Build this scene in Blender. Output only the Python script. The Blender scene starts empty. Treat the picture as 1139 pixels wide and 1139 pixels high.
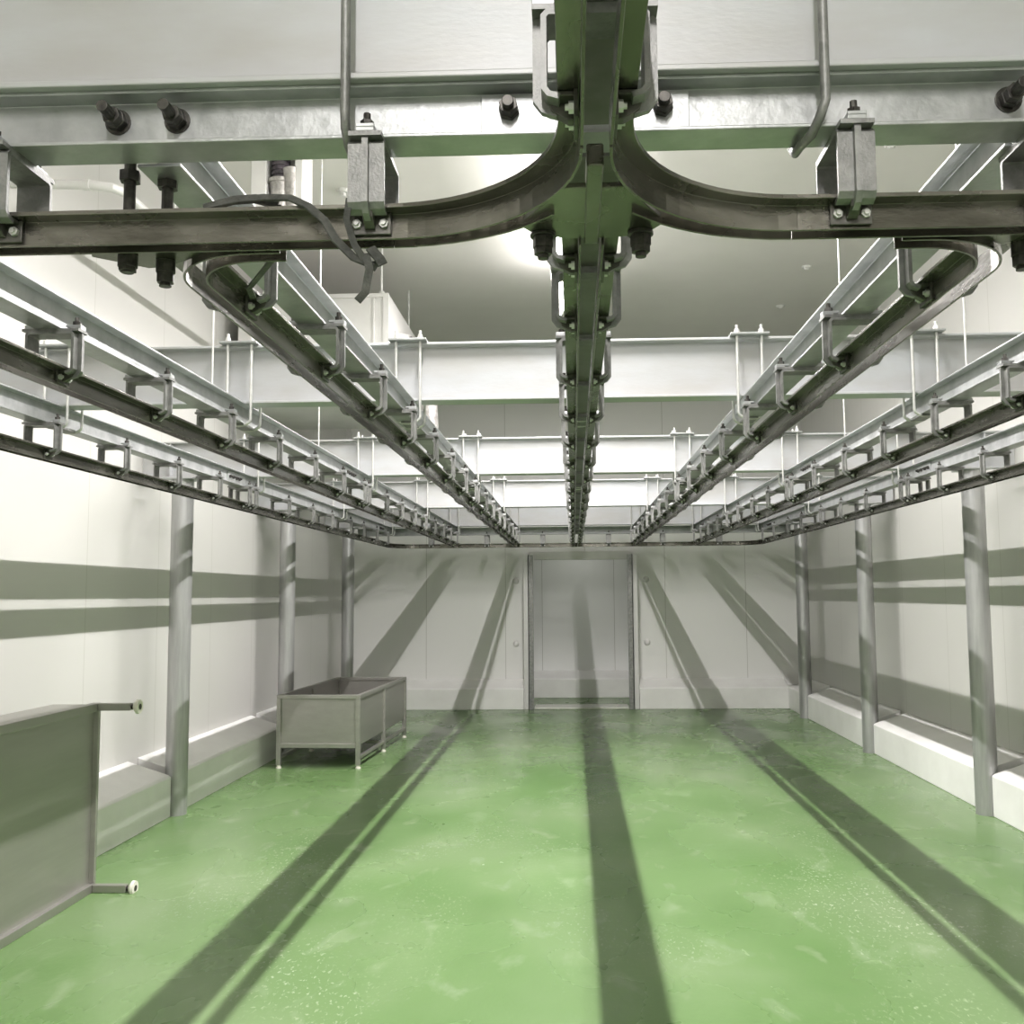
import bpy, bmesh, math, random
from mathutils import Vector, Matrix
random.seed(4)
S = bpy.context.scene
COL = S.collection
PI = math.pi

# ------------------------------------------------------------ materials
def new_mat(name):
    m = bpy.data.materials.new(name); m.use_nodes = True
    nt = m.node_tree; b = nt.nodes['Principled BSDF']
    return m, nt, b

def mix_mat(name, c1, c2, scale=6, metal=0.0, rough=0.5, rvar=0.12, detail=4, stretch=(1, 1, 1),
            bump=0.0, bscale=60, lo=0.35, hi=0.7, spec=0.5, coat=0.0):
    m, nt, b = new_mat(name)
    N = nt.nodes; L = nt.links
    tc = N.new('ShaderNodeTexCoord'); mp = N.new('ShaderNodeMapping')
    mp.inputs['Scale'].default_value = stretch
    geo = N.new('ShaderNodeNewGeometry')
    L.new(geo.outputs['Position'], mp.inputs['Vector'])
    nz = N.new('ShaderNodeTexNoise'); nz.inputs['Scale'].default_value = scale; nz.inputs['Detail'].default_value = detail
    nz.inputs['Roughness'].default_value = 0.6
    L.new(mp.outputs['Vector'], nz.inputs['Vector'])
    rp = N.new('ShaderNodeValToRGB')
    rp.color_ramp.elements[0].position = lo; rp.color_ramp.elements[1].position = hi
    rp.color_ramp.elements[0].color = (*c1, 1); rp.color_ramp.elements[1].color = (*c2, 1)
    L.new(nz.outputs['Fac'], rp.inputs['Fac']); L.new(rp.outputs['Color'], b.inputs['Base Color'])
    mr = N.new('ShaderNodeMapRange'); mr.inputs['To Min'].default_value = rough - rvar; mr.inputs['To Max'].default_value = rough + rvar
    L.new(nz.outputs['Fac'], mr.inputs['Value']); L.new(mr.outputs['Result'], b.inputs['Roughness'])
    b.inputs['Metallic'].default_value = metal
    b.inputs['Specular IOR Level'].default_value = spec
    b.inputs['Coat Weight'].default_value = coat
    if bump:
        n2 = N.new('ShaderNodeTexNoise'); n2.inputs['Scale'].default_value = bscale; n2.inputs['Detail'].default_value = 3
        L.new(mp.outputs['Vector'], n2.inputs['Vector'])
        bp = N.new('ShaderNodeBump'); bp.inputs['Strength'].default_value = bump; bp.inputs['Distance'].default_value = 0.01
        L.new(n2.outputs['Fac'], bp.inputs['Height']); L.new(bp.outputs['Normal'], b.inputs['Normal'])
    return m

M = {}
M['galv'] = mix_mat('galvanised', (.36, .37, .37), (.52, .53, .53), 9, .65, .40, .1, bump=.12, bscale=40)
M['galv_shaded'] = mix_mat('shaded_galvanised', (.16, .165, .14), (.26, .26, .24), 7, .6, .42, .1)  # darker copy of galv; the centre beams' underside shade is put into its colour
M['foot_iron'] = mix_mat('oily_iron', (.07, .068, .06), (.14, .135, .12), 40, .5, .45, .1)
M['cross'] = mix_mat('painted_beam', (.43, .425, .42), (.50, .515, .54), 3, .15, .42, .08, stretch=(.6, 1, 2), bump=.05)
M['rail'] = mix_mat('rail_steel', (.12, .115, .095), (.26, .25, .22), 5, .85, .27, .08, stretch=(1, .5, 3), bump=.06, bscale=50)
M['cast'] = mix_mat('cast_steel', (.19, .19, .185), (.31, .31, .30), 30, .5, .48, .1, bump=.12, bscale=200)
M['bolt'] = mix_mat('oily_bolt', (.035, .033, .03), (.10, .095, .085), 50, .6, .4, .1)
M['zinc'] = mix_mat('zinc_rod', (.55, .55, .53), (.72, .72, .70), 20, .5, .35, .08)
M['stain'] = mix_mat('stainless', (.37, .36, .335), (.42, .41, .385), 4, .72, .38, .06, stretch=(1, .3, 3), bump=.02)
M['column'] = mix_mat('column_pipe', (.36, .36, .36), (.48, .48, .48), 4, .55, .36, .06, stretch=(6, 6, .5))
M['curb'] = mix_mat('curb_paint', (.78, .77, .755), (.86, .855, .84), 2.5, 0, .45, .1, bump=.06, bscale=30)
M['white'] = mix_mat('white_sheet', (.64, .63, .615), (.70, .69, .675), 4, 0, .4, .05)
M['foot'] = mix_mat('nylon', (.70, .68, .60), (.80, .78, .70), 10, 0, .5, .05)
M['cloth'] = mix_mat('grey_cloth', (.045, .047, .042), (.11, .11, .10), 25, 0, .85, .05, bump=.4, bscale=90)
M['foil'] = mix_mat('foil_wrap', (.34, .32, .31), (.62, .60, .58), 22, .55, .38, .1, bump=.6, bscale=35)
M['dark'] = mix_mat('dark_mesh', (.05, .045, .05), (.13, .11, .13), 60, .2, .5, .1)
M['sill'] = mix_mat('sill', (.55, .56, .50), (.68, .68, .62), 12, 0, .35, .1)

def panel_wall(name, axis, pitch, off, c1=(.57, .56, .54), c2=(.60, .59, .57)):
    """insulated sandwich panels: vertical joint lines every `pitch` metres along `axis`"""
    m, nt, b = new_mat(name); N = nt.nodes; L = nt.links
    geo = N.new('ShaderNodeNewGeometry'); sp = N.new('ShaderNodeSeparateXYZ'); L.new(geo.outputs['Position'], sp.inputs[0])
    def mth(op, a, v=None):
        n = N.new('ShaderNodeMath'); n.operation = op
        if hasattr(a, 'is_linked'): L.new(a, n.inputs[0])
        else: n.inputs[0].default_value = a
        if v is not None:
            if hasattr(v, 'is_linked'): L.new(v, n.inputs[1])
            else: n.inputs[1].default_value = v
        return n.outputs[0]
    p = mth('DIVIDE', mth('ADD', sp.outputs[axis], off), pitch)
    fr = mth('ABSOLUTE', mth('SUBTRACT', mth('FRACT', p), .5))
    seam = mth('GREATER_THAN', fr, .5 - .004 / pitch)
    nz = N.new('ShaderNodeTexNoise'); nz.inputs['Scale'].default_value = 1.3; nz.inputs['Detail'].default_value = 5
    L.new(geo.outputs['Position'], nz.inputs['Vector'])
    mx = N.new('ShaderNodeMix'); mx.data_type = 'RGBA'; mx.inputs[6].default_value = (*c1, 1); mx.inputs[7].default_value = (*c2, 1)
    L.new(nz.outputs['Fac'], mx.inputs[0])
    m2 = N.new('ShaderNodeMix'); m2.data_type = 'RGBA'; m2.inputs[7].default_value = (.47, .46, .43, 1)
    L.new(mx.outputs[2], m2.inputs[6]); L.new(seam, m2.inputs[0]); L.new(m2.outputs[2], b.inputs['Base Color'])
    b.inputs['Roughness'].default_value = .36
    return m
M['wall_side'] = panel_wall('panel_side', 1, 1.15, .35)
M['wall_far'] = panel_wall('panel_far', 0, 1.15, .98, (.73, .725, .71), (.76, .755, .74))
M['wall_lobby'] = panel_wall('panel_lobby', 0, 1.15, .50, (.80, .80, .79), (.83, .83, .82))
M['ceil'] = mix_mat('ceiling_sheet', (.65, .635, .60), (.69, .675, .64), 1.5, 0, .4, .05)

def floor_mat():
    m, nt, b = new_mat('green_epoxy'); N = nt.nodes; L = nt.links
    geo = N.new('ShaderNodeNewGeometry')
    def noise(sc, det, st=(1, 1, 1), dist=0):
        mp = N.new('ShaderNodeMapping'); mp.inputs['Scale'].default_value = st
        L.new(geo.outputs['Position'], mp.inputs['Vector'])
        n = N.new('ShaderNodeTexNoise'); n.inputs['Scale'].default_value = sc; n.inputs['Detail'].default_value = det
        n.inputs['Distortion'].default_value = dist
        L.new(mp.outputs['Vector'], n.inputs['Vector']); return n.outputs['Fac']
    def ramp(f, stops):
        r = N.new('ShaderNodeValToRGB'); L.new(f, r.inputs['Fac'])
        e = r.color_ramp.elements
        while len(e) < len(stops): e.new(.5)
        for i, (p, c) in enumerate(stops): e[i].position = p; e[i].color = (*c, 1)
        return r.outputs['Color']
    base = ramp(noise(.8, 3, (1, .8, 1), .3), [(.28, (.095, .185, .055)), (.50, (.135, .225, .088)), (.72, (.19, .27, .135))])
    scuff = ramp(noise(5, 8, (1, .55, 1), .5), [(.58, (0, 0, 0)), (.82, (1, 1, 1))])
    sm = N.new('ShaderNodeMix'); sm.data_type = 'RGBA'; sm.inputs[7].default_value = (.38, .44, .31, 1)
    k = N.new('ShaderNodeMath'); k.operation = 'MULTIPLY'; k.inputs[1].default_value = .45; L.new(scuff, k.inputs[0])
    L.new(k.outputs[0], sm.inputs[0]); L.new(base, sm.inputs[6])
    # small wet glints painted into the base colour, in noise patches
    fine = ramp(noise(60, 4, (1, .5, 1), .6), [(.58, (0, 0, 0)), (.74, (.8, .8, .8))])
    glint_zone = ramp(noise(.75, 4, (1.3, .8, 1), .4), [(.50, (0, 0, 0)), (.64, (1, 1, 1))])
    fm = N.new('ShaderNodeMath'); fm.operation = 'MULTIPLY'; L.new(fine, fm.inputs[0]); L.new(glint_zone, fm.inputs[1])
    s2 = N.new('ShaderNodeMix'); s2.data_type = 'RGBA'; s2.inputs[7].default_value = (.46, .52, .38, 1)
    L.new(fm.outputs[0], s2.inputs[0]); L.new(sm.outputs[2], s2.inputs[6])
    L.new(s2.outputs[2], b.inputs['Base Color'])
    # wet film: puddles smoother than the damp coat
    wet = ramp(noise(1.6, 5, (1, .6, 1), .3), [(.38, (.32, .32, .32)), (.66, (.16, .16, .16))])
    L.new(wet, b.inputs['Roughness'])
    n3 = noise(34, 4, (1, .6, 1), .2)
    bp = N.new('ShaderNodeBump'); bp.inputs['Strength'].default_value = .16; bp.inputs['Distance'].default_value = .006
    L.new(n3, bp.inputs['Height']); L.new(bp.outputs['Normal'], b.inputs['Normal'])
    b.inputs['Specular IOR Level'].default_value = .22
    return m
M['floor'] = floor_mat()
def emis(name, c, s):
    m, nt, b = new_mat(name); b.inputs['Base Color'].default_value = (.9, .9, .9, 1)
    b.inputs['Emission Color'].default_value = (*c, 1); b.inputs['Emission Strength'].default_value = s
    return m
M['tube'] = emis('lamp_tube', (1, .965, .95), 150)

# ------------------------------------------------------------ mesh helpers
def box(bm, x0, x1, y0, y1, z0, z1, T=None):
    vs = [bm.verts.new((x, y, z)) for x in (x0, x1) for y in (y0, y1) for z in (z0, z1)]
    if T is not None:
        for v in vs: v.co = T @ v.co
    for f in ((0, 1, 3, 2), (4, 6, 7, 5), (0, 4, 5, 1), (2, 3, 7, 6), (0, 2, 6, 4), (1, 5, 7, 3)):
        bm.faces.new([vs[i] for i in f])

def cyl(bm, a, b, r, n=12, r2=None):
    a, b = Vector(a), Vector(b); d = (b - a).normalized()
    u = d.orthogonal().normalized(); w = d.cross(u)
    r2 = r if r2 is None else r2
    A = [bm.verts.new(a + r * (math.cos(t) * u + math.sin(t) * w)) for t in [2 * PI * i / n for i in range(n)]]
    B = [bm.verts.new(b + r2 * (math.cos(t) * u + math.sin(t) * w)) for t in [2 * PI * i / n for i in range(n)]]
    for i in range(n): bm.faces.new((A[i], A[(i + 1) % n], B[(i + 1) % n], B[i]))
    bm.faces.new(A[::-1]); bm.faces.new(B)

def prism(bm, poly, axis, a, b, T=None):
    """closed 2-D polygon extruded along axis 'x' (poly = y,z), 'y' (x,z) or 'z' (x,y)"""
    def P(u, v, t):
        c = {'x': (t, u, v), 'y': (u, t, v), 'z': (u, v, t)}[axis]
        return T @ Vector(c) if T is not None else Vector(c)
    A = [bm.verts.new(P(u, v, a)) for u, v in poly]; B = [bm.verts.new(P(u, v, b)) for u, v in poly]
    n = len(poly)
    for i in range(n): bm.faces.new((A[i], A[(i + 1) % n], B[(i + 1) % n], B[i]))
    bm.faces.new(A[::-1]); bm.faces.new(B)

def sweep(bm, prof, path):
    """closed profile (lateral, up) swept along an XYZ path lying level"""
    rings = []; n = len(path)
    for i, p in enumerate(path):
        p = Vector(p)
        d0 = (p - Vector(path[i - 1])).normalized() if i else None
        d1 = (Vector(path[i + 1]) - p).normalized() if i < n - 1 else None
        d = ((d0 or d1) + (d1 or d0)).normalized()
        s = Vector((d.y, -d.x, 0)).normalized()
        k = 1.0 / max(.5, d.dot(d1 or d0))
        rings.append([bm.verts.new(p + s * u * k + Vector((0, 0, v))) for u, v in prof])
    m = len(prof)
    for a, b in zip(rings, rings[1:]):
        for i in range(m): bm.faces.new((a[i], a[(i + 1) % m], b[(i + 1) % m], b[i]))
    bm.faces.new(rings[0][::-1]); bm.faces.new(rings[-1])

def tube(bm, pts, r, n=10):
    pts = [Vector(p) for p in pts]; rings = []; u = None
    for i, p in enumerate(pts):
        d = ((pts[min(i + 1, len(pts) - 1)] - pts[max(i - 1, 0)])).normalized()
        u = (u - d * u.dot(d)).normalized() if u is not None else d.orthogonal().normalized()
        w = d.cross(u)
        rings.append([bm.verts.new(p + r * (math.cos(2 * PI * j / n) * u + math.sin(2 * PI * j / n) * w)) for j in range(n)])
    for a, b in zip(rings, rings[1:]):
        for j in range(n): bm.faces.new((a[j], a[(j + 1) % n], b[(j + 1) % n], b[j]))
    bm.faces.new(rings[0][::-1]); bm.faces.new(rings[-1])

def ribbon(bm, pts, w, t, wdir):
    """flat strap: centre line pts, width along wdir, thickness t"""
    pts = [Vector(p) for p in pts]; rings = []
    for i, p in enumerate(pts):
        d = (pts[min(i + 1, len(pts) - 1)] - pts[max(i - 1, 0)]).normalized()
        wd = Vector(wdir[i] if isinstance(wdir, list) else wdir); wd = (wd - d * wd.dot(d)).normalized()
        n = d.cross(wd).normalized()
        rings.append([bm.verts.new(p + wd * a * w / 2 + n * b * t / 2) for a, b in ((-1, -1), (1, -1), (1, 1), (-1, 1))])
    for a, b in zip(rings, rings[1:]):
        for j in range(4): bm.faces.new((a[j], a[(j + 1) % 4], b[(j + 1) % 4], b[j]))
    bm.faces.new(rings[0][::-1]); bm.faces.new(rings[-1])

def obj(name, bm, mat, parent=None, bevel=0.0, smooth=False, seg=2):
    bmesh.ops.recalc_face_normals(bm, faces=bm.faces)
    me = bpy.data.meshes.new(name); bm.to_mesh(me); bm.free()
    me.materials.append(mat)
    if smooth:
        for p in me.polygons: p.use_smooth = True
    o = bpy.data.objects.new(name, me); COL.objects.link(o)
    if parent: o.parent = parent
    if bevel:
        md = o.modifiers.new('bevel', 'BEVEL'); md.width = bevel; md.segments = seg; md.limit_method = 'ANGLE'; md.angle_limit = .7
    if smooth:
        e = o.modifiers.new('edge', 'EDGE_SPLIT'); e.split_angle = .7
    return o

def tag(o, label, cat, group=None, kind=None):
    if label: o['label'] = label
    if cat: o['category'] = cat
    if group: o['group'] = group
    if kind: o['kind'] = kind
    return o

def empty(name, loc, label, cat, group=None, rz=0):
    o = bpy.data.objects.new(name, None); COL.objects.link(o); o.location = loc; o.rotation_euler = (0, 0, rz)
    o.empty_display_size = .1
    return tag(o, label, cat, group)

def struct(name, bm, mat, **k):
    o = obj(name, bm, mat, **k); o['kind'] = 'structure'; return o

def copy_tree(src, parent=None):
    c = src.copy(); COL.objects.link(c)
    if parent: c.parent = parent
    for ch in list(src.children): copy_tree(ch, c)
    return c

ORD = ['first', 'second', 'third', 'fourth', 'fifth', 'sixth', 'seventh', 'eighth', 'ninth', 'tenth', 'eleventh', 'twelfth',
       'thirteenth', 'fourteenth', 'fifteenth', 'sixteenth', 'seventeenth', 'eighteenth', 'nineteenth', 'twentieth']
B = bmesh.new

# ------------------------------------------------------------ dimensions
XW = 3.30; YF = 14.2; YN = -4.2; ZC = 5.0
ZR = 2.233                     # underside of the rails
ZB0, ZB1 = 2.403, 2.503        # small H beams
ZX0, ZX1 = 2.503, 2.78         # large cross beams
YB = [1.69, 4.53, 7.33, 10.1, 12.85]
YC = 1.69                      # near crosswise H beam
YR = 1.71                      # near crosswise rail
YBK = 13.12                    # far crosswise rail
XL = {'inner_l': -.756, 'inner_r': .822, 'mid_l': -1.55, 'mid_r': 1.616, 'outer_l': -2.42, 'outer_r': 2.46}
XCEN = .040
DX0, DX1, DZ = -.62, .82, 2.10  # far doorway

# ------------------------------------------------------------ room
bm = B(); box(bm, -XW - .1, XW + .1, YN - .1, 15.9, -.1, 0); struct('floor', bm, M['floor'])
bm = B(); box(bm, -XW - .1, XW + .1, YN - .1, YF + .1, ZC, ZC + .1); struct('ceiling', bm, M['ceil'])
bm = B(); box(bm, -XW - .1, -XW, YN - .1, YF + .1, 0, ZC); struct('wall_left', bm, M['wall_side'])
bm = B(); box(bm, XW, XW + .1, YN - .1, YF + .1, 0, ZC); struct('wall_right', bm, M['wall_side'])
bm = B(); box(bm, -XW, XW, YN - .1, YN, 0, ZC); struct('wall_near', bm, M['wall_side'])
bm = B()
box(bm, -XW, DX0, YF, YF + .1, 0, ZC); box(bm, DX1, XW, YF, YF + .1, 0, ZC); box(bm, DX0, DX1, YF, YF + .1, DZ, ZC)
struct('wall_far', bm, M['wall_far'])
# lobby behind the doorway
bm = B()
box(bm, -1.5, 1.7, 15.75, 15.85, 0, 2.7); box(bm, -1.6, -1.5, YF + .1, 15.85, 0, 2.7); box(bm, 1.7, 1.8, YF + .1, 15.85, 0, 2.7)
box(bm, -1.6, 1.8, YF + .1, 15.85, 2.7, 2.8)
struct('wall_lobby', bm, M['wall_lobby'])

CURB = [(0, 0), (0, .285), (.02, .30), (.33, .40), (.33, 0)]
def curb_y(bm, side, y0, y1):
    prism(bm, [(side * (2.97 + u), v) for u, v in CURB], 'y', y0, y1)
for side, nm in ((-1, 'baseboard_left'), (1, 'baseboard_right')):
    bm = B(); ys = [YN] + [y for y in YB] + [YF - .33]
    for a, b in zip(ys, ys[1:]):
        curb_y(bm, side, a + (.083 if a != YN else 0), b - (.083 if b != ys[-1] else 0))
    struct(nm, bm, M['curb'], bevel=.006)
bm = B()
for x0, x1 in ((-2.97, DX0 - .088), (DX1 + .088, 2.97)):
    prism(bm, [(YF - .33 + u, v) for u, v in CURB], 'x', x0, x1)
for s in (-1, 1):
    box(bm, s * 2.97, s * 3.3, YF - .33, YF, 0, .30)
struct('baseboard_far', bm, M['curb'], bevel=.006)
bm = B(); prism(bm, [(15.42 + u, v) for u, v in CURB], 'x', -1.5, 1.7); struct('baseboard_lobby', bm, M['curb'], bevel=.006)
# doorway: steel jambs and sill
bm = B()
for x0, x1 in ((DX0 - .015, DX0 + .055), (DX1 - .055, DX1 + .015)):
    box(bm, x0, x1, YF - .36, YF - .30, 0, 2.16); box(bm, x0, x0 + .012 if x0 < 0 else x1, YF - .36, YF + .1, 0, 2.16) if x0 < 0 else box(bm, x1 - .012, x1, YF - .36, YF + .1, 0, 2.16)
struct('trim_1', bm, M['cast'], bevel=.003)
bm = B()
for x0, x1 in ((DX0 - .085, DX0 - .02), (DX1 + .02, DX1 + .085)):
    box(bm, x0, x1, YF - .31, YF - .0, 0, 2.16)
box(bm, DX0 - .02, DX1 + .02, YF - .05, YF - .001, 2.101, 2.22)
struct('trim_2', bm, M['white'], bevel=.004)
bm = B(); box(bm, DX0 + .06, DX1 - .06, YF - .30, YF + .1, 0, .025); struct('trim_3', bm, M['sill'], bevel=.006)
# corner coving strips
bm = B(); box(bm, -XW, -XW + .07, YF - .07, YF, .36, ZC); box(bm, XW - .07, XW, YF - .07, YF, .36, ZC); struct('trim_4', bm, M['white'])

# white round knobs on far wall
for x, z, lab in ((-.83, .90, 'white round stud on the far wall left of the doorway, lower one'),
                  (1.05, .91, 'white round stud on the far wall right of the doorway, lower one'),
                  (-.83, 1.80, 'white round stud on the far wall left of the doorway, upper one'),
                  (1.05, 1.81, 'white round stud on the far wall right of the doorway, upper one')):
    bm = B(); bmesh.ops.create_uvsphere(bm, u_segments=16, v_segments=10, radius=.045, matrix=Matrix.Translation((x, YF - .01, z)) @ Matrix.Diagonal((1, .6, 1, 1)))
    tag(obj('wall_stud', bm, M['white'], smooth=True), lab, 'wall fixing', 'round studs beside the doorway')

# small domed caps on the ceiling
caps = [(2.46, 7.3, 'nearest'), (2.48, 10.1, 'second nearest'), (2.50, 11.5, 'farthest')]
for x, y, w in caps:
    bm = B(); cyl(bm, (x, y, ZC), (x, y, ZC - .02), .055, 20, .045); cyl(bm, (x, y, ZC - .02), (x, y, ZC - .035), .03, 16, .015)
    tag(obj('ceiling_fitting', bm, M['white'], smooth=True), f'small white ceiling cap in the right-hand line of caps, {w} one', 'ceiling fitting', 'ceiling fittings')
bm = B(); cyl(bm, (-1.89, 7.9, ZC), (-1.89, 7.9, ZC - .03), .05, 20, .045); cyl(bm, (-1.89, 7.9, ZC - .03), (-1.89, 7.9, ZC - .06), .02, 12)
tag(obj('ceiling_fitting', bm, M['white'], smooth=True), 'white ceiling fixing on the left, beside the near crosswise yoke', 'ceiling fitting', 'ceiling fittings')

# ------------------------------------------------------------ profiles
def hprof(w, h, tf, tw):
    a, b = w / 2, tw / 2
    return [(-a, 0), (a, 0), (a, tf), (b, tf), (b, h - tf), (a, h - tf), (a, h), (-a, h), (-a, h - tf), (-b, h - tf), (-b, tf), (-a, tf)]
HP = hprof(.082, .10, .007, .007)
HPW = hprof(.115, .10, .008, .008)
IP = hprof(.115, ZX1 - ZX0, .012, .009)
RH = [(.0185, 0), (.0235, 0), (.0235, .045), (.054, .045), (.054, .053), (.0185, .053)]   # one of the two angles of a twin rail
RPS = {1: RH, -1: [(-u, v) for u, v in RH]}

def hexnut(bm, a, b, r):
    cyl(bm, a, b, r, 6)

# ------------------------------------------------------------ large cross beams
bn = ['nearest the camera, pale web filling the top of the view', 'second from the camera, below the air cooler', 'third from the camera',
      'fourth from the camera', 'fifth and farthest, close to the far wall']
for k, y in enumerate(YB):
    r = empty('cross_beam', (0, y, ZX0), f'large pale grey I-beam across the room, {bn[k]}', 'beam', 'large cross beams')
    bm = B(); sweep(bm, IP, [(-2.0 - 1.28, 0, 0), (3.28, 0, 0)]); obj('beam_body', bm, M['cross'], r, bevel=.0025)
    if k in (0, 1, 2):
        for x in ((-3.05, 3.05) if k else ()):
            bm = B(); box(bm, x - .004, x + .004, -.054, .054, .012, ZX1 - ZX0 - .012); obj('stiffener', bm, M['cross'], r)

# ------------------------------------------------------------ columns
side_w = {-1: 'left', 1: 'right'}
cw = ['level with the nearest cross beam', 'second from the camera', 'nearest one in view, by the tipped table', 'middle one in view', 'farthest, at the far wall corner']
cwr = ['level with the nearest cross beam', 'second from the camera', 'nearest one in view', 'middle one in view', 'farthest, at the far wall corner']
for s in (-1, 1):
    for k, y in enumerate(YB):
        r = empty('steel_column', (s * 2.965, y, 0), f'grey round steel column along the {side_w[s]} wall, {(cw if s < 0 else cwr)[k]}', 'column', 'round columns along the walls')
        bm = B(); cyl(bm, (0, 0, .0), (0, 0, ZX0 - .012), .08, 32); obj('pipe', bm, M['column'], r, smooth=True)
        bm = B(); box(bm, -.11, .11, -.11, .11, ZX0 - .012, ZX0); obj('head_plate', bm, M['galv'], r, bevel=.002)

# ------------------------------------------------------------ small H beams with their parts
def hbeam(label, pts, splices=(), prof=None, mat='galv'):
    r = empty('runway_beam', (pts[0][0], pts[0][1], ZB0), label, 'beam', 'small H beams under the cross beams')
    o = Vector((pts[0][0], pts[0][1], 0))
    bm = B(); sweep(bm, prof or HP, [Vector((p[0], p[1], 0)) - o for p in pts]); obj('beam_body', bm, M[mat], r, bevel=.0018)
    for y in splices:
        for sd in (-1, 1):
            bm = B(); box(bm, sd * .0035, sd * .010, y - .13 - pts[0][1], y + .13 - pts[0][1], .018, .082)
            sp = obj('splice_plate', bm, M['galv'], r, bevel=.001)
            for q in (-.095, -.035, .035, .095):
                bm = B()
                cyl(bm, (sd * .010, y + q - pts[0][1], .05), (sd * .024, y + q - pts[0][1], .05), .012, 6)
                cyl(bm, (sd * .024, y + q - pts[0][1], .05), (sd * .034, y + q - pts[0][1], .05), .007, 8)
                obj('splice_bolt', bm, M['bolt'], sp)
    return r
names = {'inner_l': 'inner left', 'inner_r': 'inner right', 'mid_l': 'middle left', 'mid_r': 'middle right', 'outer_l': 'outer left', 'outer_r': 'outer right'}
for k, x in XL.items():
    spl = (6.75, 12.2) if 'mid' in k else ((6.9, 12.3) if 'outer' in k else ())
    bx = x + math.copysign(.010, x)
    hbeam(f'galvanised H beam running away above the {names[k]} rail', [(bx, YC + .055), (bx, YBK - .055)], spl)
hbeam('galvanised H beam above the centre rail, beyond the near crosswise beam', [(XCEN, YC + .055), (XCEN, YBK - .055)], prof=HPW, mat='galv_shaded')
hbeam('short galvanised H beam overhead on the camera side of the crossing', [(XCEN, -1.6), (XCEN, YC - .066)], prof=HPW, mat='galv_shaded')

def studded(r, pts, plates):
    for x, L_ in pts:
        bm = B(); hexnut(bm, (x, -.0035, .058), (x, -.020, .058), .019); cyl(bm, (x, -.0035, .058), (x, -.006, .058), .024, 20)
        hexnut(bm, (x, -.020, .058), (x, -.036, .058), .017); cyl(bm, (x, -.036, .058), (x, -L_, .058), .0105, 12)
        obj('stud_bolt', bm, M['bolt'], r, bevel=.001)
    for a, b in plates:
        bm = B(); box(bm, a, b, -.0095, -.0035, .012, .088); obj('splice_plate', bm, M['galv'], r, bevel=.001)
r = empty('runway_beam', (0, YC, ZB0), 'galvanised H beam across the foreground with protruding stud bolts', 'beam', 'small H beams under the cross beams')
bm = B(); sweep(bm, HP, [(-3.2, 0, 0), (3.2, 0, 0)]); obj('beam_body', bm, M['galv'], r, bevel=.0018)
studded(r, [(-.817, .068), (-.708, .068), (-.105, .05), (.168, .05), (.775, .068), (.93, .068)], [(-.155, -.03), (.10, .215)])
r = empty('runway_beam', (0, YBK, ZB0), 'galvanised H beam across the room in front of the far wall', 'beam', 'small H beams under the cross beams')
bm = B(); sweep(bm, HP, [(-2.9, 0, 0), (2.9, 0, 0)]); obj('beam_body', bm, M['galv'], r, bevel=.0018)

# ------------------------------------------------------------ rails
def arc(cx, cy, R, a0, a1, n=10):
    return [(cx + R * math.cos(a0 + (a1 - a0) * i / n), cy + R * math.sin(a0 + (a1 - a0) * i / n), 0) for i in range(n + 1)]
def rail(label, paths, z=ZR, name='overhead_rail', group='overhead rails'):
    """paths: list of (part name, path, sides)"""
    o = Vector((paths[0][1][0][0], paths[0][1][0][1], 0))
    r = empty(name, (o.x, o.y, z), label, 'rail', group)
    for nm, p, sides in paths:
        for sd in sides:
            bm = B(); sweep(bm, RPS[sd], [Vector(q) - o for q in p])
            obj(nm, bm, M['rail'], r, bevel=.001)
    return r
RC = .17
for k in ('inner_l', 'inner_r', 'mid_l', 'mid_r'):
    x = XL[k]; s = 1 if x < 0 else -1      # the branch turns towards the room's centre line
    far = [(x, YBK - .06, 0), (x, YR + .06 + RC, 0)]
    if k.startswith('inner'):
        a = arc(x + s * RC, YR + .06 + RC, RC, PI if s > 0 else 0, PI * 1.5 if s > 0 else -PI / 2, 12)
        path = far + a[1:] + [(x + s * (RC + .05), YR + .06, 0)]
    else:
        path = [far[0], (x, YR + .06, 0)]
    rl = rail(f'dark steel overhead rail running down the room, {names[k]} one', [('rail_bar', path, (1, -1))])
# centre rail, far and near side, with its two curved branches
rail('dark steel centre rail running from the crossing to the far wall', [('rail_bar', [(XCEN, YR + .03, 0), (XCEN + .005, YBK - .06, 0)], (1, -1))])
RB = .36
near = [(XCEN, -1.6, 0), (XCEN, YR - RB - .01, 0)]
cl, cr = XCEN - RB, XCEN + RB
l_br = [(XCEN, YR - RB, 0)] + arc(cl, YR - RB, RB, 0, PI / 2, 16)[1:]
r_br = [(XCEN, YR - RB, 0)] + arc(cr, YR - RB, RB, PI, PI / 2, 16)[1:]
# left side bar runs the whole bend; the far side bar starts where the two bends part
rail('dark steel centre rail overhead forking into two curved branches',
     [('rail_bar', near, (1, -1)), ('curved_branch', l_br, (-1,)), ('curved_branch', l_br[7:], (1,)),
      ('curved_branch', r_br, (1,)), ('curved_branch', r_br[7:], (-1,))])
xa, xb = l_br[-1][0], r_br[-1][0]
rail('stained crosswise rail in the foreground, left of the crossing', [('rail_bar', [(-3.15, YR, 0), (xa, YR, 0)], (1, -1))])
rail('stained crosswise rail in the foreground, right of the crossing', [('rail_bar', [(xb, YR, 0), (3.15, YR, 0)], (1, -1))])
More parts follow.
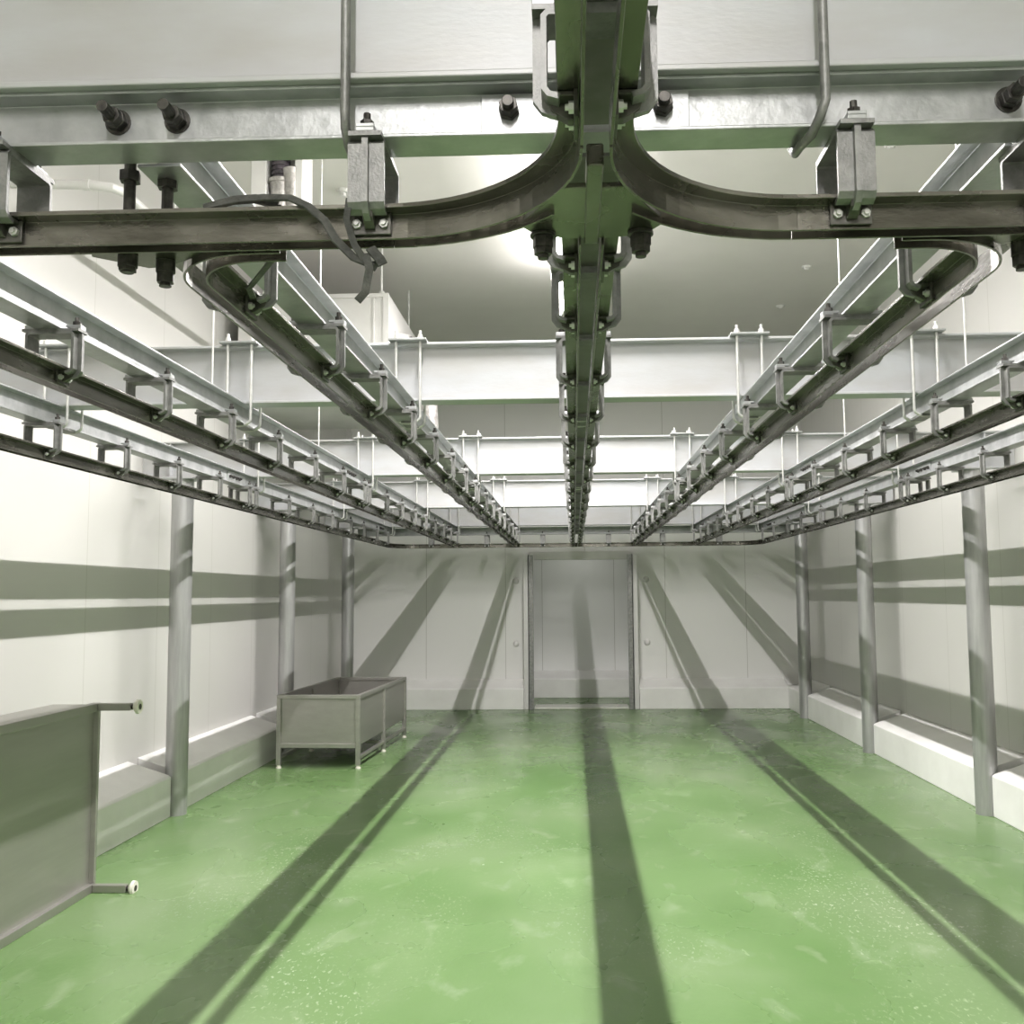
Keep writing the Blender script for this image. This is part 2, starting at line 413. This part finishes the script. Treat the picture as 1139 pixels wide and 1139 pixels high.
# the long outer loop
XO0, XO1, RO = XL['outer_l'], XL['outer_r'], .35
loop = [(XO0, YR + .06, 0)] + arc(XO0 + RO, YBK - RO, RO, PI, PI / 2, 10) + arc(XO1 - RO, YBK - RO, RO, PI / 2, 0, 10) + [(XO1, YR + .06, 0)]
rail('dark steel rail looping along both side walls and across the far wall', [('rail_bar', loop, (1, -1))])

# switch plates under the crossing and beside the inner rails
r = empty('switch_plate', (XCEN, YR + .04, ZR + .03), 'dark steel switch plate at the centre crossing', 'rail switch', 'rail switch plates')
bm = B(); prism(bm, [(-.120, -.105), (-.05, -.24), (.05, -.24), (.120, -.105), (.120, -.075), (.095, -.03), (.03, -.02), (-.03, -.02), (-.095, -.03), (-.120, -.075)], 'z', -.020, -.010)
obj('plate', bm, M['rail'], r, bevel=.002)
bm = B(); box(bm, -.013, .013, -.33, -.0, -.024, .012); obj('switch_tongue', bm, M['rail'], r, bevel=.003)
for x in (-.087, .087):
    q = -.045
    bm = B(); cyl(bm, (x, q, -.020), (x, q, -.026), .023, 24); hexnut(bm, (x, q, -.026), (x, q, -.046), .019); hexnut(bm, (x, q, -.046), (x, q, -.058), .017)
    cyl(bm, (x, q, -.058), (x, q, -.066), .010, 12)
    obj('plate_bolt', bm, M['bolt'], r, bevel=.001)
for s, xr, wd in ((1, XL['inner_l'], 'left'), (-1, XL['inner_r'], 'right')):
    r = empty('switch_plate', (xr, YR + .10, ZR + .03), f'dark steel switch plate where the inner {wd} rail meets the crosswise rail', 'rail switch', 'rail switch plates')
    bm = B(); prism(bm, [(-s * .13, -.08), (s * .10, -.08), (s * .10, -.05), (s * .02, .0), (-s * .03, .035), (-s * .07, .04), (-s * .15, -.03)], 'z', -.018, -.010)
    obj('plate', bm, M['rail'], r, bevel=.002)
    for dx, dy, l in ((-s * .020, .0, .05), (-s * .078, -.035, .02)):
        bm = B(); cyl(bm, (dx, dy, -.018), (dx, dy, -.041), .018, 20); hexnut(bm, (dx, dy, -.041), (dx, dy, -.041 - l * .4), .017)
        cyl(bm, (dx, dy, -.041 - l * .4), (dx, dy, -.041 - l * .55), .010, 12, .012); cyl(bm, (dx, dy, -.010), (dx, dy, .165), .011, 12)
        hexnut(bm, (dx, dy, .125), (dx, dy, .145), .02)
        obj('plate_bolt', bm, M['bolt'], r, bevel=.001)

# ------------------------------------------------------------ yokes (the brackets that hold the rails)
def offset_strip(path, a, b):
    """polygon between offsets a (left) and b of an open polyline in 2-D"""
    def off(d):
        out = []
        for i, p in enumerate(path):
            p = Vector(p)
            d0 = (p - Vector(path[i - 1])).normalized() if i else None
            d1 = (Vector(path[i + 1]) - p).normalized() if i < len(path) - 1 else None
            t = ((d0 or d1) + (d1 or d0)).normalized(); n = Vector((-t.y, t.x))
            out.append(p + n * d / max(.6, t.dot(d1 or d0)))
        return out
    return [tuple(v) for v in off(a)] + [tuple(v) for v in reversed(off(b))]
YP = [(.050, .033), (.066, .038), (.0735, .048), (.0735, .152), (.066, .160)]
full = YP + [(.03, .160), (0, .160)] + [(-x, z) for x, z in ([(.03, .160)] + YP[::-1])]
def make_yoke():
    r = empty('yoke_hanger', (0, 0, 0), 'x', 'rail hanger')
    bm = B()
    # plate strip (wide), then the thin outer rib: quads strip built per segment so the shape stays closed
    def strip(a, b, hw):
        poly = offset_strip(full, a, b); n = len(full)
        A = [bm.verts.new((u, -hw, v)) for u, v in poly]; C = [bm.verts.new((u, hw, v)) for u, v in poly]
        N2 = len(poly)
        for i in range(N2): bm.faces.new((A[i], A[(i + 1) % N2], C[(i + 1) % N2], C[i]))
        for i in range(n - 1):
            bm.faces.new((A[i], A[i + 1], A[N2 - 2 - i], A[N2 - 1 - i])); bm.faces.new((C[i], C[i + 1], C[N2 - 2 - i], C[N2 - 1 - i]))
    strip(-.0005, .0075, .032)
    strip(-.0125, 0, .0055)
    # head plate against the beam flange
    box(bm, -.086, .086, -.029, .029, .162, .170)
    obj('bracket', bm, M['cast'], r)
    for s in (-1, 1):
        bm = B(); box(bm, s * .0240, s * .0300, -.036, .036, .006, .0445)
        prism(bm, [(s * .030, .014), (s * .038, .014), (s * .060, .027), (s * .064, .038), (s * .056, .0435), (s * .030, .0435)], 'y', -.009, .009); box(bm, s * .030, s * .058, -.030, .030, .038, .0445)
        fp = obj('foot_plate', bm, M['foot_iron'], r, bevel=.001)
        for y in (-.024, .024):
            bm = B(); hexnut(bm, (s * .030, y, .024), (s * .037, y, .024), .0085); cyl(bm, (s * .037, y, .024), (s * .042, y, .024), .0045, 8)
            obj('foot_bolt', bm, M['zinc'], fp)
        bm = B(); box(bm, s * .040, s * .086, -.016, .016, .1775, .184); box(bm, s * .055, s * .086, -.016, .016, .170, .1775)
        cl = obj('beam_clip', bm, M['galv'], r, bevel=.001)
        bm = B(); hexnut(bm, (s * .066, 0, .184), (s * .066, 0, .196), .012); cyl(bm, (s * .066, 0, .196), (s * .066, 0, .210), .0065, 8)
        obj('clip_bolt', bm, M['bolt'], cl)
    return r
yoke0 = make_yoke(); used = [False]
def put_yoke(x, y, rz, label, group):
    o = yoke0 if not used[0] else copy_tree(yoke0)
    used[0] = True
    o.location = (x, y, ZR); o.rotation_euler = (0, 0, rz); tag(o, label, 'rail hanger', group)
G1 = [2.17, 2.84, 3.50, 4.18, 4.87, 5.57, 6.27, 6.92, 7.07, 7.77, 8.46, 9.17, 9.83, 10.5, 11.2, 11.86, 12.5]
G2 = [2.3, 2.95, 3.65, 4.36, 5.06, 5.75, 6.43, 7.03, 7.18, 8.03, 8.79, 9.5, 10.3, 10.96, 11.7, 12.4]
GC = [1.94, 2.38, 3.02, 3.69, 4.35, 5.04, 5.72, 6.4, 7.1, 7.75, 8.45, 9.1, 9.83, 10.5, 11.2, 11.9, 12.5]
for k, x in XL.items():
    for i, y in enumerate(G2 if 'outer' in k else G1):
        put_yoke(x, y, 0, f'cast steel yoke on the {names[k]} rail, {ORD[i]} beyond the crosswise rail', f'yokes on the {names[k]} rail')
for i, y in enumerate(GC):
    put_yoke(XCEN, y, 0, f'cast steel yoke on the centre rail, {ORD[i]} beyond the crossing', 'yokes on the centre rail')
put_yoke(XCEN - .002, 1.30, 0, 'cast steel yoke just before the fork, legs spread at the top of the view', 'yokes on the centre rail near the camera')
put_yoke(XCEN - .002, .62, 0, 'cast steel yoke overhead nearest the camera on the centre rail', 'yokes on the centre rail near the camera')
for x, w in ((-.352, 'left, with the strap knotted on it'), (.492, 'right of the crossing beside the hook rod'),
             (-1.02, 'by the left edge of the view'), (.83, 'by the right edge of the view'), (-1.75, 'far left of the crossing'), (1.55, 'far right of the crossing'),
             (-2.5, 'nearest the left wall'), (2.35, 'nearest the right wall')):
    put_yoke(x, YR - .002, PI / 2, f'cast steel yoke on the foreground crosswise rail, {w}', 'yokes on the crosswise rail')
for i, x in enumerate((-1.9, -1.15, -.4, .48, 1.2, 1.95)):
    put_yoke(x, YBK, PI / 2, f'small far yoke on the rail in front of the far wall, {ORD[i]} from the left', 'yokes in front of the far wall')

# ------------------------------------------------------------ hangers: top plate and two U bolts clasping beam to cross beam
def make_hanger():
    r = empty('beam_hanger', (0, 0, 0), 'x', 'beam hanger')
    H = ZX1 - ZB0
    bm = B(); box(bm, -.088, .088, -.105, .105, H, H + .010); obj('top_plate', bm, M['galv'], r, bevel=.002)
    for s in (-1, 1):
        y = s * .070; R = .056
        pts = [(-R, y, H + .052), (-R, y, .022)] + [(-R * math.cos(t), y, .022 - .030 * math.sin(t)) for t in [PI * i / 12 for i in range(1, 12)]] + [(R, y, .022), (R, y, H + .052)]
        bm = B(); tube(bm, pts, .0068, 10); ub = obj('u_bolt', bm, M['zinc'], r, smooth=True)
        for q in (-R, R):
            bm = B(); hexnut(bm, (q, y, H + .010), (q, y, H + .022), .0145); hexnut(bm, (q, y, H + .022), (q, y, H + .032), .0125); obj('nut', bm, M['zinc'], ub)
    bm = B(); box(bm, -.030, .030, -.085, .085, -.0085, 0); obj('saddle', bm, M['cast'], r, bevel=.002)
    return r
h0 = make_hanger(); hu = False
crossn = ['', 'second cross beam', 'third cross beam', 'fourth cross beam', 'fifth cross beam']
for k in (1, 2, 3, 4):
    for nm, x in list(XL.items()) + [('centre', XCEN)]:
        o = h0 if not hu else copy_tree(h0); hu = True
        o.location = (x, YB[k], ZB0)
        w = names.get(nm, 'centre')
        tag(o, f'U-bolt hanger tying the {w} beam to the {crossn[k]}', 'beam hanger', f'U-bolt hangers on the {crossn[k]}')
# hook rods on the near cross beam
for x, lean, w in ((-.387, .0, 'left one, straight'), (.440, -.03, 'right one, hook tipped')):
    yf, yb = YC - .066, YC + .066
    pts = [(x, yf, ZX1 + .06), (x, yf, ZB0 + .035), (x + lean * .3, yf + .006, ZB0 + .008), (x + lean * .6, yf + .03, ZB0 - .012),
           (x + lean, yf + .066, ZB0 - .016), (x + lean, yb - .03, ZB0 - .012), (x + lean, yb - .006, ZB0 + .008), (x + lean, yb, ZB0 + .04)] + [(x + lean * .5, yb, ZX1 + .06)]
    r = empty('hook_rod', (x, YC, ZB0), f'bent grey steel hook rod hung from the near cross beam, {w}', 'hook rod', 'hook rods on the near cross beam')
    bm = B(); tube(bm, [Vector(p) - Vector((x, YC, ZB0)) for p in pts], .0085, 12); obj('rod', bm, M['cast'], r, smooth=True)
    bm = B(); box(bm, -.03, .03, -.09, .09, ZX1 - ZB0, ZX1 - ZB0 + .01); obj('top_plate', bm, M['galv'], r)
# thin ceiling rods
for x, y, w in ((XL['mid_l'], 4.12, 'left side, nearer one'), (XL['mid_l'], 5.9, 'left side, farther one'), (XL['mid_r'], 4.0, 'right side, nearer one'), (XL['mid_r'], 5.8, 'right side, farther one')):
    bm = B(); cyl(bm, (x, y, ZB1 - .004), (x, y, ZC), .0045, 8); cyl(bm, (x, y, ZC - .02), (x, y, ZC), .03, 16); hexnut(bm, (x, y, ZB1), (x, y, ZB1 + .012), .012)
    tag(obj('ceiling_rod', bm, M['zinc']), f'thin steel rod from the ceiling to the middle rail beam, {w}', 'rod', 'thin ceiling rods')

# ------------------------------------------------------------ cloth strap on the crosswise rail
f = YR - .062
bm = B()
top = ZR + .058
ribbon(bm, [(-.65, f + .02, top + .000), (-.60, f + .018, top + .010), (-.54, f + .016, top + .014), (-.49, f + .006, top + .008), (-.455, f - .004, top - .012), (-.425, f - .008, top - .04),
            (-.405, f - .009, top - .075), (-.375, f - .004, top - .105), (-.345, f + .0, top - .118), (-.325, f + .0, top - .112)], .015, .005, [(0, .5, 1)] * 3 + [(.3, .5, .8)] + [(.9, .5, .5)] * 6)
ribbon(bm, [(-.378, f + .05, top + .012), (-.383, f - .004, top + .0), (-.386, f - .010, top - .04), (-.372, f - .010, top - .085), (-.352, f - .006, top - .115), (-.335, f + .0, top - .125)], .012, .004, (1, 0, 0))
ribbon(bm, [(-.352, f - .008, top - .10), (-.345, f - .012, top - .13), (-.352, f - .012, top - .17), (-.366, f - .010, top - .185)], .014, .004, (1, .2, 0))
ribbon(bm, [(-.345, f - .006, top - .09), (-.327, f - .012, top - .112), (-.322, f - .010, top - .122)], .018, .005, (1, .3, 0))
ribbon(bm, [(-.645, f + .03, top + .004), (-.60, f + .03, top + .016), (-.56, f + .03, top + .018), (-.52, f + .03, top + .006)], .018, .006, (0, .4, 1))
tag(obj('cloth_strap', bm, M['cloth'], bevel=.001), 'dark grey cloth strap draped over the crosswise rail and knotted at the yoke', 'strap')
bm = B()
ribbon(bm, [(-.52, f + .03, top + .004), (-.525, f + .13, top + .002), (-.545, f + .145, top - .03), (-.60, f + .24, ZR + .03), (-.68, f + .36, ZR + .02), (-.705, f + .46, ZR + .03)], .014, .004, (1, 0, .2))
tag(obj('cloth_strap', bm, M['cloth'], bevel=.001), 'dark strap hanging from the crosswise rail down to the inner left rail', 'strap')

# ------------------------------------------------------------ air cooler, upper left
r = empty('air_cooler', (0, 0, 0), 'pale box air cooler hung from the ceiling above the second cross beam', 'air cooler')
bm = B(); box(bm, -3.15, -1.71, 9.0, 10.75, 3.46, 4.45); obj('casing', bm, M['white'], r, bevel=.01)
bm = B()
for a in ((-3.15, -1.71, 8.985, 9.0, 4.41, 4.45), (-3.15, -1.71, 8.985, 9.0, 3.46, 3.50), (-1.765, -1.71, 8.985, 9.0, 3.5, 4.41), (-1.86, -1.845, 8.985, 9.0, 3.5, 4.41)): box(bm, *a)
obj('casing_rim', bm, M['white'], r)
for y in (9.6, 10.3):
    bm = B(); cyl(bm, (-1.71, y, 3.93), (-1.60, y, 3.93), .30, 32, .27); obj('fan_cowl', bm, M['white'], r, smooth=True)
    bm = B()
    for q in range(1, 6):
        R = .25 * q / 5
        tube(bm, [(-1.59, y + R * math.cos(t), 3.93 + R * math.sin(t)) for t in [2 * PI * i / 24 for i in range(25)]], .006, 6)
    obj('fan_guard', bm, M['dark'], r)
for x in (-3.05, -1.80):
    for y in (9.1, 10.65):
        bm = B(); cyl(bm, (x, y, 4.45), (x, y, ZC), .012, 8); cyl(bm, (x, y, 4.45), (x, y, 4.50), .03, 12); obj('hanging_rod', bm, M['zinc'], r)
bm = B(); tube(bm, [(-1.50, 9.9, 3.75), (-1.46, 9.9, 3.55), (-1.45, 9.92, 3.35), (-1.46, 9.95, 3.15)], .085, 14); cyl(bm, (-1.48, 9.9, 3.72), (-1.48, 9.9, 3.80), .11, 20)
tube(bm, [(-1.62, 9.9, 3.8), (-1.5, 9.9, 3.78)], .07, 12)
obj('wrapped_pipe', bm, M['foil'], r, smooth=True)
# duct cluster nearer the camera
r = empty('pipe_duct', (0, 0, 0), 'white boxed duct with grey flexible hoses behind the near crosswise beam', 'duct')
bm = B(); prism(bm, [(-2.05, 6.05), (-1.95, 6.05), (-1.95, 6.22), (-1.765, 6.22), (-1.765, 6.05), (-1.715, 6.05), (-1.715, 6.3), (-2.05, 6.3)], 'z', 4.02, ZC); obj('duct_casing', bm, M['white'], r, bevel=.006)
bm = B()
for i in range(22):
    z = 4.30 + i * .030
    cyl(bm, (-1.875, 6.12, z), (-1.875, 6.12, z + .015), .062, 18); cyl(bm, (-1.875, 6.12, z + .015), (-1.875, 6.12, z + .030), .054, 18)
obj('flexible_hose', bm, M['dark'], r, smooth=True)
bm = B(); cyl(bm, (-1.875, 6.12, 4.29), (-1.86, 6.12, 4.0), .075, 20, .05); cyl(bm, (-1.875, 6.12, 4.275), (-1.875, 6.12, 4.30), .082, 20)
cyl(bm, (-1.80, 6.08, 4.36), (-1.77, 6.08, 3.98), .05, 16, .035)
obj('wrapped_elbow', bm, M['foil'], r, smooth=True)
# white pipe on the left
r = empty('drain_pipe', (0, 0, 0), 'white pipe running under the ceiling along the upper left wall', 'pipe')
bm = B(); tube(bm, [(-3.3, 5.5, 4.05), (-2.80, 5.5, 4.03), (-2.70, 5.52, 4.02), (-2.66, 5.6, 4.02), (-2.65, 5.7, 4.01), (-2.65, 8.7, 3.99)], .027, 16); obj('pipe', bm, M['white'], r, smooth=True)
bm = B(); cyl(bm, (-2.86, 5.5, 4.032), (-2.82, 5.5, 4.03), .033, 18); obj('pipe_collar', bm, M['white'], r, smooth=True)
for y in (6.3, 8.2):
    bm = B(); cyl(bm, (-2.65, y, 4.0), (-2.65, y, ZC), .008, 8); obj('pipe_hanger', bm, M['zinc'], r)

# ------------------------------------------------------------ stainless trough on legs
def make_tub(r, W, L, Hh, zb, leg=.042, midlegs=True):
    t = .0035
    bm = B()
    pad = .02
    box(bm, pad, W - pad, pad, pad + t, zb, Hh - .02); box(bm, pad, W - pad, L - pad - t, L - pad, zb, Hh - .02)
    box(bm, pad, pad + t, pad, L - pad, zb, Hh - .02); box(bm, W - pad - t, W - pad, pad, L - pad, zb, Hh - .02)
    box(bm, pad, W - pad, pad, L - pad, zb, zb + t)
    obj('basin', bm, M['stain'], r)
    bm = B(); q = .04
    box(bm, 0, W, 0, q, Hh - .036, Hh); box(bm, 0, W, L - q, L, Hh - .036, Hh); box(bm, 0, q, q, L - q, Hh - .036, Hh); box(bm, W - q, W, q, L - q, Hh - .036, Hh)
    obj('rim', bm, M['stain'], r, bevel=.004)
    bm = B(); box(bm, leg, W - leg, 0, .03, zb - .02, zb + .02); box(bm, leg, W - leg, L - .03, L, zb - .02, zb + .02)
    obj('bottom_rail', bm, M['stain'], r, bevel=.003)
    ys = [0, L / 2 - leg / 2, L - leg] if midlegs else [0, L - leg]
    for x in (0, W - leg):
        for y in ys:
            bm = B(); box(bm, x, x + leg, y, y + leg, .03, Hh - .036); lg = obj('leg', bm, M['stain'], r, bevel=.003)
            bm = B(); cyl(bm, (x + leg / 2, y + leg / 2, 0), (x + leg / 2, y + leg / 2, .012), .026, 20); cyl(bm, (x + leg / 2, y + leg / 2, .012), (x + leg / 2, y + leg / 2, .032), .018, 16)
            obj('foot', bm, M['foot'], lg, smooth=True)
        bm = B(); box(bm, x + .006, x + leg - .006, leg, L - leg, .085, .115); obj('stretcher', bm, M['stain'], r, bevel=.003)
    bm = B(); box(bm, leg, W - leg, L / 2 - .015, L / 2 + .015, .085, .115); obj('stretcher', bm, M['stain'], r, bevel=.003)
r = empty('steel_trough', (-2.80, 9.24, 0), 'open rectangular stainless steel trough standing on legs by the left wall', 'trough', rz=-.045)
make_tub(r, .80, 2.03, .68, .21)

# ------------------------------------------------------------ stainless table tipped on its side
r = empty('tipped_table', (-2.64, 3.35, 0), 'stainless steel table tipped on its side against the left wall, feet pointing out', 'table')
Lt, Ht, Dp = 2.10, 1.02, .27
bm = B(); box(bm, -.035, -.030, .03, Lt - .02, .03, Ht - .03); obj('panel', bm, M['stain'], r)
bm = B(); box(bm, -.045, 0, 0, Lt, 0, .045); obj('frame_rail', bm, M['stain'], r, bevel=.003, )
bm = B(); box(bm, -.045, 0, 0, Lt, Ht - .045, Ht); obj('frame_rail', bm, M['stain'], r, bevel=.003)
bm = B(); box(bm, -.045, 0, Lt - .022, Lt + .0, .045, Ht - .045); obj('frame_rail', bm, M['stain'], r, bevel=.003)
bm = B(); box(bm, -.045, 0, 0, .03, .045, Ht - .045); obj('frame_rail', bm, M['stain'], r, bevel=.003)
bm = B()
box(bm, -Dp, -.045, .01, Lt - .01, Ht - .012, Ht - .008); box(bm, -Dp, -.045, .01, Lt - .01, .008, .012)
box(bm, -Dp, -.045, .01, .014, .012, Ht - .012); box(bm, -Dp, -.045, Lt - .014, Lt - .01, .012, Ht - .012)
obj('apron', bm, M['stain'], r)
for y in (.004, Lt - .044):
    for z in (0.0, Ht - .042):
        bm = B(); box(bm, 0, .185, y, y + .04, z + .001, z + .041); lg = obj('leg', bm, M['stain'], r, bevel=.003)
        c = (y + .02, z + .021)
        bm = B(); cyl(bm, (.185, *c), (.205, *c), .014, 14); obj('foot_stem', bm, M['bolt'], lg)
        bm = B(); cyl(bm, (.200, *c), (.216, *c), .022, 24, .040); cyl(bm, (.216, *c), (.232, *c), .040, 24, .038); obj('foot', bm, M['foot'], lg, smooth=True)
        bm = B(); cyl(bm, (.232, *c), (.234, *c), .016, 16); obj('foot_socket', bm, M['bolt'], lg)

# ------------------------------------------------------------ lamps: one line of tube fittings on the ceiling's centre line
XLAMP, ZL = -.105, 4.45
ys = [-3.4, -1.95, 3.0, 4.5, 6.0, 7.55, 9.15]
for i, y in enumerate(ys):
    r = empty('tube_lamp', (XLAMP, y, ZL), f'suspended tube lamp above the centre rail, {ORD[i]} in the line from the near end', 'lamp', 'tube lamps above the centre rail')
    bm = B(); box(bm, -.07, .07, -.68, .68, .022, .085); obj('housing', bm, M['white'], r, bevel=.004)
    bm = B(); cyl(bm, (0, -.62, 0), (0, .62, 0), .016, 12); obj('tube', bm, M['tube'], r, smooth=True)
    for q in (-.5, .5):
        bm = B(); cyl(bm, (0, q, .085), (0, q, ZC - ZL), .004, 6); obj('wire', bm, M['zinc'], r)
    for q in (-.63, .63):
        bm = B(); box(bm, -.018, .018, q - .012, q + .012, -.018, .022); obj('tube_holder', bm, M['white'], r)
    ld = bpy.data.lights.new('tube_light', 'AREA'); ld.shape = 'RECTANGLE'; ld.size = .03; ld.size_y = 1.22; ld.energy = 128; ld.color = (1, .965, .95)
    lo = bpy.data.objects.new('tube_light', ld); COL.objects.link(lo); lo.parent = r; lo.location = (0, 0, -.019)
    lu = bpy.data.lights.new('tube_light', 'AREA'); lu.shape = 'RECTANGLE'; lu.size = .14; lu.size_y = 1.3; lu.energy = 24; lu.color = (1, .965, .95)
    l2 = bpy.data.objects.new('tube_light', lu); COL.objects.link(l2); l2.parent = r; l2.location = (0, 0, .09); l2.rotation_euler = (PI, 0, 0)
r = empty('lobby_fill_lamp', (.1, 14.95, 2.7), 'added unseen round fill lamp under the low ceiling of the lobby behind the doorway', 'lamp')  # unseen lamp added to brighten the lobby
bm = B(); cyl(bm, (0, 0, 0), (0, 0, -.05), .16, 28, .15); obj('housing', bm, M['white'], r, smooth=True)
bm = B(); cyl(bm, (0, 0, -.05), (0, 0, -.075), .14, 28, .11); obj('fill_diffuser', bm, emis('lobby_fill_glow', (1, .98, .95), 22), r, smooth=True)
# ------------------------------------------------------------ world and camera
w = bpy.data.worlds.new('world'); S.world = w; w.use_nodes = True
w.node_tree.nodes['Background'].inputs[0].default_value = (.8, .85, .9, 1)
w.node_tree.nodes['Background'].inputs[1].default_value = .02
yaw, pitch, roll, sx, sy, fpx, hc = 0.0355248, 0.0857229, -0.0081436, 28.54, -1.71, 1090., 1.6
cy, sn = math.cos(yaw), math.sin(yaw)
fw = Vector((-sn * math.cos(pitch), cy * math.cos(pitch), math.sin(pitch)))
rt = Vector((cy, sn, 0)); up = rt.cross(fw)
c, s = math.cos(roll), math.sin(roll)
r2 = c * rt + s * up; u2 = -s * rt + c * up
cd = bpy.data.cameras.new('camera'); cam = bpy.data.objects.new('camera', cd); COL.objects.link(cam)
mw = Matrix.Identity(4)
for i in range(3): mw[i][0] = r2[i]; mw[i][1] = u2[i]; mw[i][2] = -fw[i]
mw[2][3] = hc
cam.matrix_world = mw
cd.sensor_width = 36; cd.lens = 36 * fpx / 1139; cd.shift_x = -sx / 1139; cd.shift_y = sy / 1139; cd.clip_start = .02
S.camera = cam
S.view_settings.view_transform = 'Standard'; S.view_settings.look = 'None'; S.view_settings.exposure = -0.17; S.view_settings.gamma = 1
S.view_settings.use_curve_mapping = False
S.cycles.max_bounces = 8; S.cycles.diffuse_bounces = 5; S.cycles.glossy_bounces = 4
S.cycles.use_denoising = True
S.cycles.sample_clamp_indirect = 6
